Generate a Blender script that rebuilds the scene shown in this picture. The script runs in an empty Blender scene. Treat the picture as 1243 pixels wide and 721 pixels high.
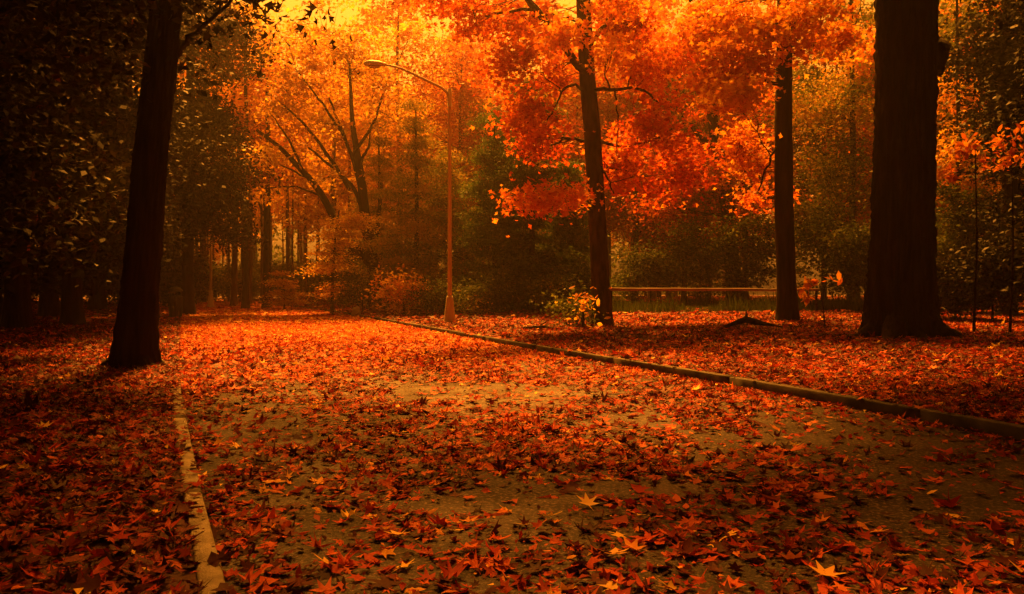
import bpy, math, random
import numpy as np
from mathutils import Vector
random.seed(7)
rng = np.random.default_rng(11)
R = math.radians
S = bpy.context.scene
COL = S.collection

# ------------------------------------------------------------------ camera
F = 1000.0            # focal length in photo pixels (photo 1243 x 721)
HOR = 348.0           # horizon row
CH = 1.45             # camera height
cam = bpy.data.cameras.new('camera'); camo = bpy.data.objects.new('camera', cam); COL.objects.link(camo)
cam.sensor_width = 36; cam.lens = 36 * F / 1243
cam.clip_end = 2000; cam.clip_start = 0.05
camo.location = (0, 0, CH); camo.rotation_euler = (R(90) - math.atan((360.5 - HOR) / F), 0, 0)
S.camera = camo

# ------------------------------------------------------------------ light
SUN_AZ, SUN_EL = -9.0, 52.0       # azimuth from +Y (minus = left), elevation
w = bpy.data.worlds.new('World'); S.world = w; w.use_nodes = True
nt = w.node_tree; bg = nt.nodes['Background']
sky = nt.nodes.new('ShaderNodeTexSky'); sky.sky_type = 'NISHITA'; sky.sun_disc = False
sky.sun_elevation = R(SUN_EL); sky.sun_rotation = R(SUN_AZ); sky.dust_density = 6; sky.air_density = 1.5
bw = nt.nodes.new('ShaderNodeRGBToBW'); nt.links.new(sky.outputs[0], bw.inputs[0])
tint = nt.nodes.new('ShaderNodeMix'); tint.data_type = 'RGBA'; tint.blend_type = 'MULTIPLY'
tint.inputs[0].default_value = 1
nt.links.new(bw.outputs[0], tint.inputs[6]); tint.inputs[7].default_value = (1.0, 0.29, 0.020, 1)
nt.links.new(tint.outputs[2], bg.inputs[0]); bg.inputs[1].default_value = 0.06
sl = bpy.data.lights.new('sun', 'SUN'); sl.energy = 5.0; sl.angle = R(9); sl.color = (1.0, 0.31, 0.025)
so = bpy.data.objects.new('sun', sl); COL.objects.link(so)
sd = Vector((math.sin(R(SUN_AZ)) * math.cos(R(SUN_EL)), math.cos(R(SUN_AZ)) * math.cos(R(SUN_EL)), math.sin(R(SUN_EL))))
so.rotation_euler = sd.to_track_quat('Z', 'Y').to_euler()
S.view_settings.view_transform = 'Standard'; S.view_settings.look = 'None'
S.view_settings.exposure = 1.95; S.view_settings.gamma = 1.0; S.view_settings.use_curve_mapping = False
S.render.engine = 'CYCLES'
c = S.cycles
c.use_denoising = True; c.max_bounces = 6; c.diffuse_bounces = 3; c.transmission_bounces = 4; c.glossy_bounces = 2
c.volume_bounces = 1; c.sample_clamp_indirect = 4; c.caustics_reflective = False; c.caustics_refractive = False

HAZE_DENSITY = 0.0015

# ------------------------------------------------------------------ road geometry
LP = [(4.6, -10), (-1.36, 3.9), (-2.2, 5.8), (-3.6, 9.06), (-4.47, 11.1), (-6.9, 17), (-14.5, 36), (-20.5, 50), (-31, 70), (-50, 95)]
RP = [(11.2, -10), (7.4, 0), (4.78, 7.63), (3.87, 10.2), (2.9, 12.7), (0.36, 18.8), (-5.55, 34.5), (-10.4, 46.8), (-16.5, 60), (-27, 80), (-37, 95)]
def Lx(y): return np.interp(y, [p[1] for p in LP], [p[0] for p in LP])
def Rx(y): return np.interp(y, [p[1] for p in RP], [p[0] for p in RP])
def hash2(i, j):
    v = np.sin(i * 127.1 + j * 311.7) * 43758.5453
    return v - np.floor(v)
def noise2(x, y):
    xi, yi = np.floor(x), np.floor(y); fx, fy = x - xi, y - yi
    fx = fx * fx * (3 - 2 * fx); fy = fy * fy * (3 - 2 * fy)
    a, b, c_, d = hash2(xi, yi), hash2(xi + 1, yi), hash2(xi, yi + 1), hash2(xi + 1, yi + 1)
    return (a * (1 - fx) + b * fx) * (1 - fy) + (c_ * (1 - fx) + d * fx) * fy
def smooth(t): t = np.clip(t, 0, 1); return t * t * (3 - 2 * t)
def gz(x, y):
    x = np.asarray(x, float); y = np.asarray(y, float)
    dr = x - Rx(y) - 0.17; dl = Lx(y) - 0.12 - x
    n = (noise2(x * 0.5, y * 0.5) - 0.5) * 0.10 + (noise2(x * 1.7 + 9, y * 1.7) - 0.5) * 0.04
    zr = 0.085 + 0.30 * smooth(dr / 14) + n * smooth(dr / 1.5)
    zl = 0.03 + 0.20 * smooth(dl / 14) + n * smooth(dl / 1.5)
    return np.where(dr > 0, zr, np.where(dl > 0, zl, 0.004))
def at(px, py, Y):
    return np.array([(px - 621.5) / F * Y, Y, CH + (HOR - py) / F * Y])
def ground(px, py):
    Y = CH * F / (py - HOR)
    for _ in range(30):
        z = float(gz((px - 621.5) / F * Y, Y)); Y = 0.5 * Y + 0.5 * (CH - z) * F / (py - HOR)
    x = (px - 621.5) / F * Y
    return np.array([x, Y, float(gz(x, Y))])

# ------------------------------------------------------------------ mesh helpers
def mesh_np(name, V, faces_flat, nper, attr=None, smooth_=False):
    me = bpy.data.meshes.new(name)
    V = np.asarray(V, np.float32); faces_flat = np.asarray(faces_flat, np.int32)
    nf = len(faces_flat) // nper
    me.vertices.add(len(V)); me.vertices.foreach_set('co', V.ravel())
    me.loops.add(len(faces_flat)); me.loops.foreach_set('vertex_index', faces_flat)
    me.polygons.add(nf); me.polygons.foreach_set('loop_start', np.arange(nf, dtype=np.int32) * nper)
    if smooth_: me.polygons.foreach_set('use_smooth', np.ones(nf, bool))
    me.update(calc_edges=True)
    if attr is not None:
        a = me.attributes.new('hue', 'FLOAT', 'POINT'); a.data.foreach_set('value', np.asarray(attr, np.float32))
    return me
def link(name, me, mat, parent=None):
    o = bpy.data.objects.new(name, me); COL.objects.link(o)
    if mat and not me.materials: me.materials.append(mat)
    if parent: o.parent = parent
    return o
def tag(o, label=None, cat=None, group=None, kind=None):
    if label: o['label'] = label
    if cat: o['category'] = cat
    if group: o['group'] = group
    if kind: o['kind'] = kind
    return o
def empty(name, loc, label, cat, group=None):
    o = bpy.data.objects.new(name, None); COL.objects.link(o); o.location = tuple(float(v) for v in loc)
    o.empty_display_size = 0.2
    return tag(o, label, cat, group)
def dup(root, loc, rz, scale=1.0, label=None, group=None):
    r = root.copy(); COL.objects.link(r); r.location = tuple(float(v) for v in loc); r.rotation_euler = (0, 0, rz)
    r.scale = (scale,) * 3
    if label: r['label'] = label
    if group: r['group'] = group
    for ch in list(root.children):
        k = ch.copy(); COL.objects.link(k); k.parent = r
        for g in list(ch.children):
            q = g.copy(); COL.objects.link(q); q.parent = k
    return r

class MB:
    """collects quads; build() makes one mesh"""
    def __init__(s): s.V = []; s.Fc = []; s.n = 0
    def add(s, V, Fq):
        s.V.append(np.asarray(V, float)); s.Fc.append(np.asarray(Fq, int) + s.n); s.n += len(V)
    def tube(s, pts, rad, sides=8, ridge=0.0, seed=0, nr=9, knots=()):
        P = np.asarray(pts, float); rad = np.asarray(rad, float)
        if len(P) < 2: return
        T = np.gradient(P, axis=0); T /= np.linalg.norm(T, axis=1)[:, None] + 1e-9
        ref = np.array([0, 1.0, 0]) if abs(T[0][1]) < 0.8 else np.array([1.0, 0, 0])
        U = np.cross(T, ref); U /= np.linalg.norm(U, axis=1)[:, None] + 1e-9
        W = np.cross(T, U)
        a = np.linspace(0, 2 * np.pi, sides, endpoint=False)
        rr = rad[:, None] * np.ones(sides)[None]
        if ridge > 0:
            r2 = np.random.default_rng(seed)
            L = np.concatenate([[0], np.cumsum(np.linalg.norm(np.diff(P, axis=0), axis=1))])
            prof = np.zeros_like(rr)
            for k in range(2):
                f = int(nr * (0.8 + 0.5 * k)); ph = r2.random() * 6.28
                wv = 0.5 * np.sin(L[:, None] * 1.3 + ph) + 0.35 * np.sin(L[:, None] * 3.1 + 2 * ph + 3 * a[None])
                prof += (1 - np.abs(np.sin(0.5 * f * a[None] + ph + wv)) ** 3) * 0.5
            prof += (r2.random(rr.shape) - 0.5) * 0.3
            rr = rr * (1 - ridge / 2 + ridge * prof)
        V = P[:, None] + rr[..., None] * (np.cos(a)[None, :, None] * U[:, None] + np.sin(a)[None, :, None] * W[:, None])
        n = len(P); V = V.reshape(-1, 3)
        i = np.arange(n - 1)[:, None] * sides; j = np.arange(sides)[None]; j2 = (j + 1) % sides
        Q = np.stack([i + j, i + j2, i + sides + j2, i + sides + j], -1).reshape(-1, 4)
        s.add(V, Q)
        # end caps as degenerate-free quad fans around a centre
        for e, r0 in ((0, 0), (n - 1, (n - 1) * sides)):
            cidx = s.n; s.V.append(P[e][None] + T[e] * (0.15 * rad[e] * (1 if e else -1))); s.n += 1
            base = cidx - len(V) + r0
            if e: base = cidx - 1 - len(V) + r0
            q = [[base + k, base + (k + 1) % sides, base + (k + 2) % sides, cidx] for k in range(0, sides - 1, 2)]
            s.Fc.append(np.array(q))
    def box(s, c_, h, rz=0):
        x, y, z = h; ca, sa = math.cos(rz), math.sin(rz)
        V = [(c_[0] + ca * i * x - sa * j * y, c_[1] + sa * i * x + ca * j * y, c_[2] + k * z) for k in (-1, 1) for i, j in ((-1, -1), (1, -1), (1, 1), (-1, 1))]
        s.add(V, [(3, 2, 1, 0), (4, 5, 6, 7), (0, 1, 5, 4), (1, 2, 6, 5), (2, 3, 7, 6), (3, 0, 4, 7)])
    def build(s, name, mat, parent=None, off=None, smooth_=True):
        V = np.concatenate(s.V); Q = np.concatenate(s.Fc)
        if off is not None: V = V - np.asarray(off)
        return link(name, mesh_np(name, V, Q.ravel(), 4, None, smooth_), mat, parent)

def curve_pts(P, n, wob=0.0, rg=rng):
    P = np.asarray(P, float)
    d = np.concatenate([[0], np.cumsum(np.linalg.norm(np.diff(P, axis=0), axis=1))]); d /= d[-1]
    t = np.linspace(0, 1, n)
    # catmull style smoothing by interpolating then averaging
    Q = np.stack([np.interp(t, d, P[:, k]) for k in range(3)], 1)
    for _ in range(2):
        Q[1:-1] = 0.25 * Q[:-2] + 0.5 * Q[1:-1] + 0.25 * Q[2:]
    if wob > 0:
        nz = rg.normal(0, wob, Q.shape); nz[0] = 0; nz[-1] = 0
        Q = Q + nz
    return Q

# leaf templates (unit size = leaf half-length), x = along leaf
def maple():
    tips = [(0.0, 1.05), (0.95, 0.62), (0.78, -0.18)]
    out = [(0.0, 1.1), (0.22, 0.42), (0.86, 0.66), (0.42, 0.10), (0.82, -0.30), (0.22, -0.38), (0.0, -0.95), (-0.22, -0.38), (-0.82, -0.30), (-0.42, 0.10), (-0.86, 0.66), (-0.22, 0.42)]
    V = [(0, 0, 0)] + [(x, y, 0.0) for x, y in out]
    V = np.array(V); r = np.hypot(V[:, 0], V[:, 1]); V[:, 2] = 0.16 * r * r
    n = len(out); Fc = [(0, 1 + (k + 1) % n, 1 + k) for k in range(n)]
    V[7] = (0.0, -0.45, 0.02); V = np.concatenate([V, [(-0.03, -0.4, 0), (0.03, -0.4, 0), (0.12, -1.45, 0.12)]]); Fc.append((13, 15, 14))
    return V, np.array(Fc)[:, ::-1]
def star():
    out = [(0, 1.1), (0.25, 0.3), (0.9, 0.35), (0.35, -0.35), (0, -0.8), (-0.35, -0.35), (-0.9, 0.35), (-0.25, 0.3)]
    V = np.array([(0, 0, 0)] + [(x, y, 0.18 * (x * x + y * y)) for x, y in out]); n = len(out)
    return V, np.array([(0, 1 + k, 1 + (k + 1) % n) for k in range(n)])
def kite(wd=0.55):
    return np.array([(0, -1, 0), (wd, 0.1, 0.12), (0, 1, -0.05), (-wd, 0.1, 0.12)]), np.array([(0, 1, 2, 3)])
def oval():
    out = [(0, 1), (0.42, 0.45), (0.48, -0.2), (0.0, -1), (-0.48, -0.2), (-0.42, 0.45)]
    V = np.array([(0, 0, -0.1)] + [(x, y, 0.08) for x, y in out]); n = len(out)
    return V, np.array([(0, 1 + (k + 1) % n, 1 + k) for k in range(n)])
MAPLE, STAR, KITE, NEEDLE, OVAL = maple(), star(), kite(), kite(0.22), oval()
def leaves(name, C_, size, tmpl, hue, mat, parent=None, tilt=0.8, curl=None, rg=rng, droop=0.0, jit=0.0):
    N = len(C_); V, Fc = tmpl
    n = rg.normal(0, 1, (N, 3)) * tilt + np.array([0, 0, 1.0]); n /= np.linalg.norm(n, axis=1)[:, None]
    t = rg.normal(0, 1, (N, 3)) + np.array([0, 0, -droop]); t -= n * (t * n).sum(1)[:, None]; t /= np.linalg.norm(t, axis=1)[:, None] + 1e-9
    b = np.cross(t, n)
    size = np.broadcast_to(size, (N,))
    cz = np.ones(N) if curl is None else curl
    k = len(V); W_ = np.repeat(V[None], N, 0)
    if jit > 0:
        W_ = W_ * (1 + rg.normal(0, jit, (N, k, 1))) + rg.normal(0, jit * .35, (N, k, 3)); W_[..., 0] *= rg.uniform(.6, 1.1, (N, 1))
        W_[..., 2] = V[None, :, 2] + rg.normal(0, .03, (N, k)) + rg.normal(0, .06, (N, 1)) * np.abs(W_[..., 0]) + rg.normal(0, .06, (N, 1)) * W_[..., 1]
    P = C_[:, None] + size[:, None, None] * (W_[..., 0:1] * b[:, None] + W_[..., 1:2] * t[:, None] + (W_[..., 2:3] * cz[:, None, None]) * n[:, None])
    Fa = (Fc[None] + (np.arange(N) * k)[:, None, None])
    return link(name, mesh_np(name, P.reshape(-1, 3), Fa.reshape(-1), Fc.shape[1], np.repeat(hue, k)), mat, parent)

# ------------------------------------------------------------------ materials
def newmat(name):
    m = bpy.data.materials.new(name); m.use_nodes = True; n = m.node_tree; n.nodes.clear()
    out = n.nodes.new('ShaderNodeOutputMaterial'); return m, n, out
def ramp(n, cols, fac):
    r = n.nodes.new('ShaderNodeValToRGB'); cr = r.color_ramp
    while len(cr.elements) < len(cols): cr.elements.new(0.5)
    for e, (p, col) in zip(cr.elements, cols): e.position = p; e.color = (*col, 1)
    n.links.new(fac, r.inputs[0]); return r
def leafmat(name, cols, trans=0.45, rough=0.55, spec=0.25):
    m, n, out = newmat(name)
    at_ = n.nodes.new('ShaderNodeAttribute'); at_.attribute_name = 'hue'
    r = ramp(n, cols, at_.outputs['Fac'])
    pb = n.nodes.new('ShaderNodeBsdfPrincipled'); pb.inputs['Roughness'].default_value = rough; pb.inputs['Specular IOR Level'].default_value = spec
    n.links.new(r.outputs[0], pb.inputs['Base Color'])
    tr = n.nodes.new('ShaderNodeBsdfTranslucent'); n.links.new(r.outputs[0], tr.inputs[0])
    mx = n.nodes.new('ShaderNodeMixShader'); mx.inputs[0].default_value = trans
    n.links.new(pb.outputs[0], mx.inputs[1]); n.links.new(tr.outputs[0], mx.inputs[2]); n.links.new(mx.outputs[0], out.inputs[0])
    return m
def surf(name, cols, scale=(6, 6, 6), rough=0.85, bump=0.3, det=6, spec=0.3, bscale=None, bdist=0.02):
    m, n, out = newmat(name)
    tc = n.nodes.new('ShaderNodeTexCoord'); mp = n.nodes.new('ShaderNodeMapping'); mp.inputs['Scale'].default_value = scale
    n.links.new(tc.outputs['Object'], mp.inputs[0])
    no = n.nodes.new('ShaderNodeTexNoise'); no.inputs['Scale'].default_value = 1; no.inputs['Detail'].default_value = det
    n.links.new(mp.outputs[0], no.inputs[0]); r = ramp(n, cols, no.outputs[0])
    pb = n.nodes.new('ShaderNodeBsdfPrincipled'); pb.inputs['Roughness'].default_value = rough; pb.inputs['Specular IOR Level'].default_value = spec
    n.links.new(r.outputs[0], pb.inputs['Base Color'])
    if bump:
        n2 = no
        if bscale:
            mp2 = n.nodes.new('ShaderNodeMapping'); mp2.inputs['Scale'].default_value = bscale; n.links.new(tc.outputs['Object'], mp2.inputs[0])
            n2 = n.nodes.new('ShaderNodeTexNoise'); n2.inputs['Scale'].default_value = 1; n2.inputs['Detail'].default_value = 4; n.links.new(mp2.outputs[0], n2.inputs[0])
        bp = n.nodes.new('ShaderNodeBump'); bp.inputs['Strength'].default_value = bump; bp.inputs['Distance'].default_value = bdist
        n.links.new(n2.outputs[0], bp.inputs['Height']); n.links.new(bp.outputs[0], pb.inputs['Normal'])
    n.links.new(pb.outputs[0], out.inputs[0]); return m

M_soil = surf('soil', [(0.3, (0.03, 0.015, 0.008)), (0.7, (0.09, 0.03, 0.012))], (3, 3, 3), 0.9, 0.6)
def asphalt():
    m, n, out = newmat('asphalt'); tc = n.nodes.new('ShaderNodeTexCoord'); o = tc.outputs['Object']
    def noi(sc, det): q = n.nodes.new('ShaderNodeTexNoise'); q.inputs['Scale'].default_value = sc; q.inputs['Detail'].default_value = det; n.links.new(o, q.inputs[0]); return q
    def mix(bt, f, a_, b_):
        q = n.nodes.new('ShaderNodeMix'); q.data_type = 'RGBA'; q.blend_type = bt; q.inputs[0].default_value = f
        n.links.new(a_, q.inputs[6]); n.links.new(b_, q.inputs[7]); return q.outputs[2]
    grit = ramp(n, [(0.40, (0.006, 0.004, 0.003)), (0.54, (0.028, 0.019, 0.012)), (0.66, (0.16, 0.11, 0.075))], noi(34, 5).outputs[0])
    big = ramp(n, [(0.35, (0.45, 0.42, 0.40)), (0.65, (1.25, 1.2, 1.1))], noi(0.7, 6).outputs[0])
    c1 = mix('MULTIPLY', 1.0, grit.outputs[0], big.outputs[0])
    wob = n.nodes.new('ShaderNodeVectorMath'); wob.operation = 'MULTIPLY_ADD'; nz = noi(1.6, 5); n.links.new(nz.outputs[1], wob.inputs[0]); wob.inputs[1].default_value = (.9, .9, .9); n.links.new(o, wob.inputs[2])
    vo = n.nodes.new('ShaderNodeTexVoronoi'); vo.feature = 'DISTANCE_TO_EDGE'; vo.inputs['Scale'].default_value = 0.45; n.links.new(wob.outputs[0], vo.inputs[0])
    cr = ramp(n, [(0.0, (0.25, 0.22, 0.2)), (0.012, (1, 1, 1))], vo.outputs[0])
    c2 = mix('MULTIPLY', 0.85, c1, cr.outputs[0])
    pb = n.nodes.new('ShaderNodeBsdfPrincipled'); n.links.new(c2, pb.inputs['Base Color']); pb.inputs['Specular IOR Level'].default_value = 0.2
    rr_ = n.nodes.new('ShaderNodeMapRange'); n.links.new(noi(1.1, 4).outputs[0], rr_.inputs[0]); rr_.inputs[1].default_value = .35; rr_.inputs[2].default_value = .65; rr_.inputs[3].default_value = .48; rr_.inputs[4].default_value = .8
    n.links.new(rr_.outputs[0], pb.inputs['Roughness'])
    bp = n.nodes.new('ShaderNodeBump'); bp.inputs['Strength'].default_value = 1.0; bp.inputs['Distance'].default_value = 0.008
    n.links.new(noi(75, 3).outputs[0], bp.inputs['Height']); n.links.new(bp.outputs[0], pb.inputs['Normal']); n.links.new(pb.outputs[0], out.inputs[0])
    return m
M_asph = asphalt()
M_kerb_r = surf('dark_kerb_concrete', [(0.3, (0.012, 0.010, 0.008)), (0.7, (0.07, 0.056, 0.04))], (4, 4, 4), 0.8, 0.4, 8, 0.3, (50, 50, 50), 0.008)
M_kerb_l = surf('pale_kerb_concrete', [(0.3, (0.14, 0.12, 0.09)), (0.7, (0.36, 0.32, 0.24))], (9, 9, 9), 0.8, 0.8, 10, 0.2, (80, 80, 80), 0.012)
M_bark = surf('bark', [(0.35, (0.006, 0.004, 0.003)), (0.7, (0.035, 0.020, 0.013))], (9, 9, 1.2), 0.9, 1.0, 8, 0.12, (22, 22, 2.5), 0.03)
M_barkm = surf('maple_bark', [(0.35, (0.016, 0.009, 0.006)), (0.7, (0.08, 0.045, 0.03))], (7, 7, 2.0), 0.85, 0.9, 8, 0.15, (18, 18, 4), 0.02)
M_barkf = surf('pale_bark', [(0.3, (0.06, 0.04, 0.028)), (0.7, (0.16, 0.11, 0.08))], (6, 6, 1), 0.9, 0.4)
M_pole = surf('weathered_pole_metal', [(0.3, (0.36, 0.32, 0.25)), (0.7, (0.56, 0.50, 0.40))], (3, 3, 0.6), 0.55, 0.1, 6, 0.4)
M_head = surf('lamp_housing_metal', [(0.3, (0.45, 0.42, 0.36)), (0.7, (0.6, 0.56, 0.48))], (5, 5, 5), 0.45, 0.05)
M_glass = surf('lamp_cover_glass', [(0.3, (0.35, 0.33, 0.26)), (0.7, (0.45, 0.42, 0.35))], (5, 5, 5), 0.2, 0, 2, 0.6)
M_bin = surf('dark_bin_metal', [(0.3, (0.02, 0.02, 0.018)), (0.7, (0.05, 0.045, 0.04))], (4, 4, 4), 0.5, 0.1)
M_rail = surf('weathered_rail_wood', [(0.3, (0.10, 0.08, 0.06)), (0.7, (0.30, 0.25, 0.19))], (1.2, 12, 12), 0.8, 0.5)
M_rock = surf('stone', [(0.3, (0.20, 0.16, 0.12)), (0.7, (0.38, 0.32, 0.25))], (2, 2, 2), 0.85, 0.4)

L_RED = leafmat('red_maple_leaf', [(0.0, (0.22, 0.02, 0.008)), (0.35, (0.55, 0.08, 0.012)), (0.7, (0.75, 0.21, 0.02)), (1.0, (0.82, 0.42, 0.04))], 0.58)
L_ORANGE = leafmat('orange_leaf', [(0.0, (0.36, 0.06, 0.012)), (0.4, (0.65, 0.19, 0.02)), (0.75, (0.78, 0.36, 0.035)), (1.0, (0.85, 0.55, 0.06))], 0.58)
L_GOLD = leafmat('golden_leaf', [(0.0, (0.42, 0.16, 0.02)), (0.4, (0.68, 0.36, 0.03)), (0.8, (0.80, 0.58, 0.05)), (1.0, (0.86, 0.72, 0.09))], 0.55)
L_OLIVE = leafmat('olive_leaf', [(0.0, (0.03, 0.045, 0.010)), (0.45, (0.10, 0.14, 0.02)), (0.8, (0.24, 0.24, 0.025)), (1.0, (0.50, 0.30, 0.03))], 0.4, 0.6, 0.1)
L_PINE = leafmat('pine_needle', [(0.0, (0.025, 0.050, 0.010)), (0.6, (0.08, 0.15, 0.02)), (1.0, (0.18, 0.26, 0.03))], 0.3, 0.6, 0.1)
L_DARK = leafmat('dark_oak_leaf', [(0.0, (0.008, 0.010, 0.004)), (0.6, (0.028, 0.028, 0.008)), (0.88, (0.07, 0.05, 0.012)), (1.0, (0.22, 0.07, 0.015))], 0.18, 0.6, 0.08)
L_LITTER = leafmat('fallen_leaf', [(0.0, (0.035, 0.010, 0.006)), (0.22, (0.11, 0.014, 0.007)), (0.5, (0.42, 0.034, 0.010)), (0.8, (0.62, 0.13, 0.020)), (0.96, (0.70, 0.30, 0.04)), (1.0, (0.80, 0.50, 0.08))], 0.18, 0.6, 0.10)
L_YELLOW = leafmat('fallen_yellow_leaf', [(0.0, (0.75, 0.42, 0.06)), (1.0, (0.85, 0.60, 0.12))], 0.15, 0.5, 0.3)

# ------------------------------------------------------------------ ground, road, kerbs
def grid(name, X, Y, Z, mat, kind='structure'):
    n, m = X.shape
    V = np.stack([X, Y, Z], -1).reshape(-1, 3)
    i = np.arange(n - 1)[:, None] * m; j = np.arange(m - 1)[None]
    Q = np.stack([i + j, i + j + 1, i + m + j + 1, i + m + j], -1).reshape(-1)
    o = link(name, mesh_np(name, V, Q, 4, None, True), mat); tag(o, kind=kind); return o
a = np.linspace(-150, 150, 3); X, Y = np.meshgrid(a, a); grid('ground', X, Y, X * 0 - 0.03, M_soil)
ys = np.concatenate([np.arange(-10, 30, 0.35), np.arange(30, 95.1, 1.0)])
u = np.linspace(0, 1, 9)
Yg = np.repeat(ys[:, None], 9, 1); Xg = Lx(Yg) * (1 - u) + Rx(Yg) * u
grid('road', Xg, Yg, Xg * 0 + 0.004, M_asph)
off = np.concatenate([np.arange(0, 8, 0.35), np.arange(8, 30, 1.2), [34, 40, 60]])
Yg = np.repeat(ys[:, None], len(off), 1)
Xg = Rx(Yg) + 0.10 + off[None]; grid('right_verge', Xg, Yg, gz(np.maximum(Xg, Rx(Yg) + 0.18), Yg), M_soil)
Xg = Lx(Yg) - 0.05 - off[None]; grid('left_verge', Xg[:, ::-1], Yg, gz(np.minimum(Xg, Lx(Yg) - 0.13), Yg)[:, ::-1], M_soil)
def kerb(name, fx, w0, w1, h0, h1, y0, y1, mat, label, seg=3.2, seed=3):
    rr = random.Random(seed); root = empty(name, (float(fx(5)), 5, 0), label, 'kerb')
    y = y0
    off = np.array([float(fx(5)), 5, 0])
    k = 0
    while y < y1:
        L = seg * (1 if y < 30 else 3); g = 0.005 if y < 25 else 0.0
        NS = 12; yy = np.linspace(y + g, min(y + L, y1) - g, NS)
        dz = rr.uniform(-0.003, 0.003); dx = rr.uniform(-0.003, 0.003); ti = rr.uniform(-0.003, 0.003)
        prof = [(w0, h0), (w0, h1 - 0.012), (w0 + 0.012, h1), (w1 - 0.012, h1), (w1, h1 - 0.012), (w1, h0)]
        V = []
        for q in yy:
            for (px_, pz_) in prof:
                V.append((float(fx(q)) + px_ + dx + rr.uniform(-.004, .004), q, pz_ + dz + ti * (q - y) / L + rr.uniform(-.004, .002)))
        Q = []
        for i in range(NS - 1):
            for j in range(5): Q.append((i * 6 + j, i * 6 + j + 1, (i + 1) * 6 + j + 1, (i + 1) * 6 + j))
        e = 6 * (NS - 1); Q += [(0, 5, 4, 1), (1, 4, 3, 2), (e, e + 1, e + 4, e + 5), (e + 1, e + 2, e + 3, e + 4)]
        b = MB(); b.add(V, Q); b.build('kerb_stone', mat, root, off, False); k += 1
        y += L
    return root
kerb('kerb', Rx, 0.0, 0.13, -0.02, 0.14, -4, 62, M_kerb_r, 'dark raised kerb along the right edge of the leafy road')
kerb('kerb', Lx, -0.13, 0.0, -0.02, 0.055, -4, 24, M_kerb_l, 'pale narrow concrete kerb along the left edge of the road', seed=5)

# ------------------------------------------------------------------ leaf litter
def scatter(n, y0, y1, spread=0.70):
    y = np.sqrt(rng.uniform(y0 * y0, y1 * y1, n)); x = rng.uniform(-1, 1, n) * (spread * y + 1.0); return x, y
def litter(name, y0, y1, dens_verge, dens_road, size, tmpl, label_hue=0):
    area = (y1 * y1 - y0 * y0) * 0.70 + 2 * (y1 - y0)
    n = int(area * max(dens_verge, dens_road)); x, y = scatter(n, y0, y1)
    on = (x > Lx(y)) & (x < Rx(y)); onk = (x > Rx(y)) & (x < Rx(y) + 0.17); onl = (x < Lx(y)) & (x > Lx(y) - 0.13)
    cl = 0.55 * noise2(x * 0.9 + 3, y * 0.7 + 5) + 0.45 * noise2(x * 2.6, y * 2.2)
    edge = np.minimum(x - Lx(y), Rx(y) - x)
    pr = dens_road / max(dens_verge, dens_road)
    cover = np.clip((cl - 0.34) * 4.0, 0.16, 1.9) + 0.5 * np.exp(-np.clip(edge, 0, 9) / 0.5) + smooth((y - 11) / 9) * 0.8
    p = np.where(on, pr * cover, dens_verge / max(dens_verge, dens_road))
    p = np.where(onk, 0.12, p); p = np.where(onl, 0.10 + 0.5 * smooth((y - 8) / 7), p)
    k = rng.random(n) < p; x, y, on, onk, onl = x[k], y[k], on[k], onk[k], onl[k]; n = len(x)
    z = gz(x, y) + np.where(on, 0.007, 0.02) + rng.random(n) * np.where(on, 0.016, 0.05)
    z = np.where(onk, 0.152, z); z = np.where(onl, 0.068, z)
    left = (x < Lx(y)); sun_warm = 0.5 * smooth((y - 10) / 22) * (1 - smooth((x - Rx(y)) / 3) * .8)  # far road leaves get a more golden hue, standing in for sunlight there
    sun_warm = sun_warm * on; hue = np.clip(rng.normal(0.40, 0.24, n) - 0.05 * (~on) + sun_warm + 0.35 * (noise2(x * 0.6 + 31, y * 0.6) - 0.5), 0, 0.97)
    dark = rng.random(n) < np.where(on, 0.24, 0.30); hue = np.where(dark, rng.uniform(0, 0.2, n) + sun_warm, hue)
    hue = np.where(left, hue * 0.85, hue)
    hue = np.where(rng.random(n) < 0.012, 1.0, hue)
    sz = size * np.exp(rng.normal(0, .28, n))
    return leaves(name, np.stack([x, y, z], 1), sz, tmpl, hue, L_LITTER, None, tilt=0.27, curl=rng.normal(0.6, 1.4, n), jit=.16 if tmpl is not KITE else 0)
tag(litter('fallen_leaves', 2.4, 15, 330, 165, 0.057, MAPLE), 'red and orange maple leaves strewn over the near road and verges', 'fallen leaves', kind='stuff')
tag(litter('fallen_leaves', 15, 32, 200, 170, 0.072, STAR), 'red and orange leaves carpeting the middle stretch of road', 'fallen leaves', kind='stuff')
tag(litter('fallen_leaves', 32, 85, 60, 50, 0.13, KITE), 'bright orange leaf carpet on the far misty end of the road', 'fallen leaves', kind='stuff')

nb = litter('leaf_fragments', 2.4, 16, 260, 170, 0.022, KITE); tag(nb, 'small dark leaf scraps and grit between the larger leaves', 'leaf scraps', kind='stuff')
no_ = litter('small_oval_leaves', 2.4, 18, 60, 30, 0.045, OVAL); tag(no_, 'small oval brown and orange leaves mixed among the maple leaves', 'small leaves', kind='stuff')
def single(px, py, size, mat, label, hue=0.5):
    g = ground(px, py); g[2] = 0.035
    o = leaves('fallen_leaf', np.zeros((1, 3)), size, MAPLE, np.array([hue]), mat, None, tilt=0.12, curl=np.array([1.4]))
    o.location = tuple(g); tag(o, label, 'leaf', 'single bright leaves on the road')
single(714, 617, 0.085, L_YELLOW, 'bright yellow maple leaf lying alone right of the road centre', 0.3)
single(668, 633, 0.085, L_YELLOW, 'yellow maple leaf just below and left of another yellow leaf', 0.8)
single(483, 656, 0.085, L_YELLOW, 'yellow-orange leaf on the near road among dark red leaves left of centre', 0.1)
single(398, 693, 0.09, L_YELLOW, 'golden leaf on the bare asphalt nearest the pale left kerb', 0.2)
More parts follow.
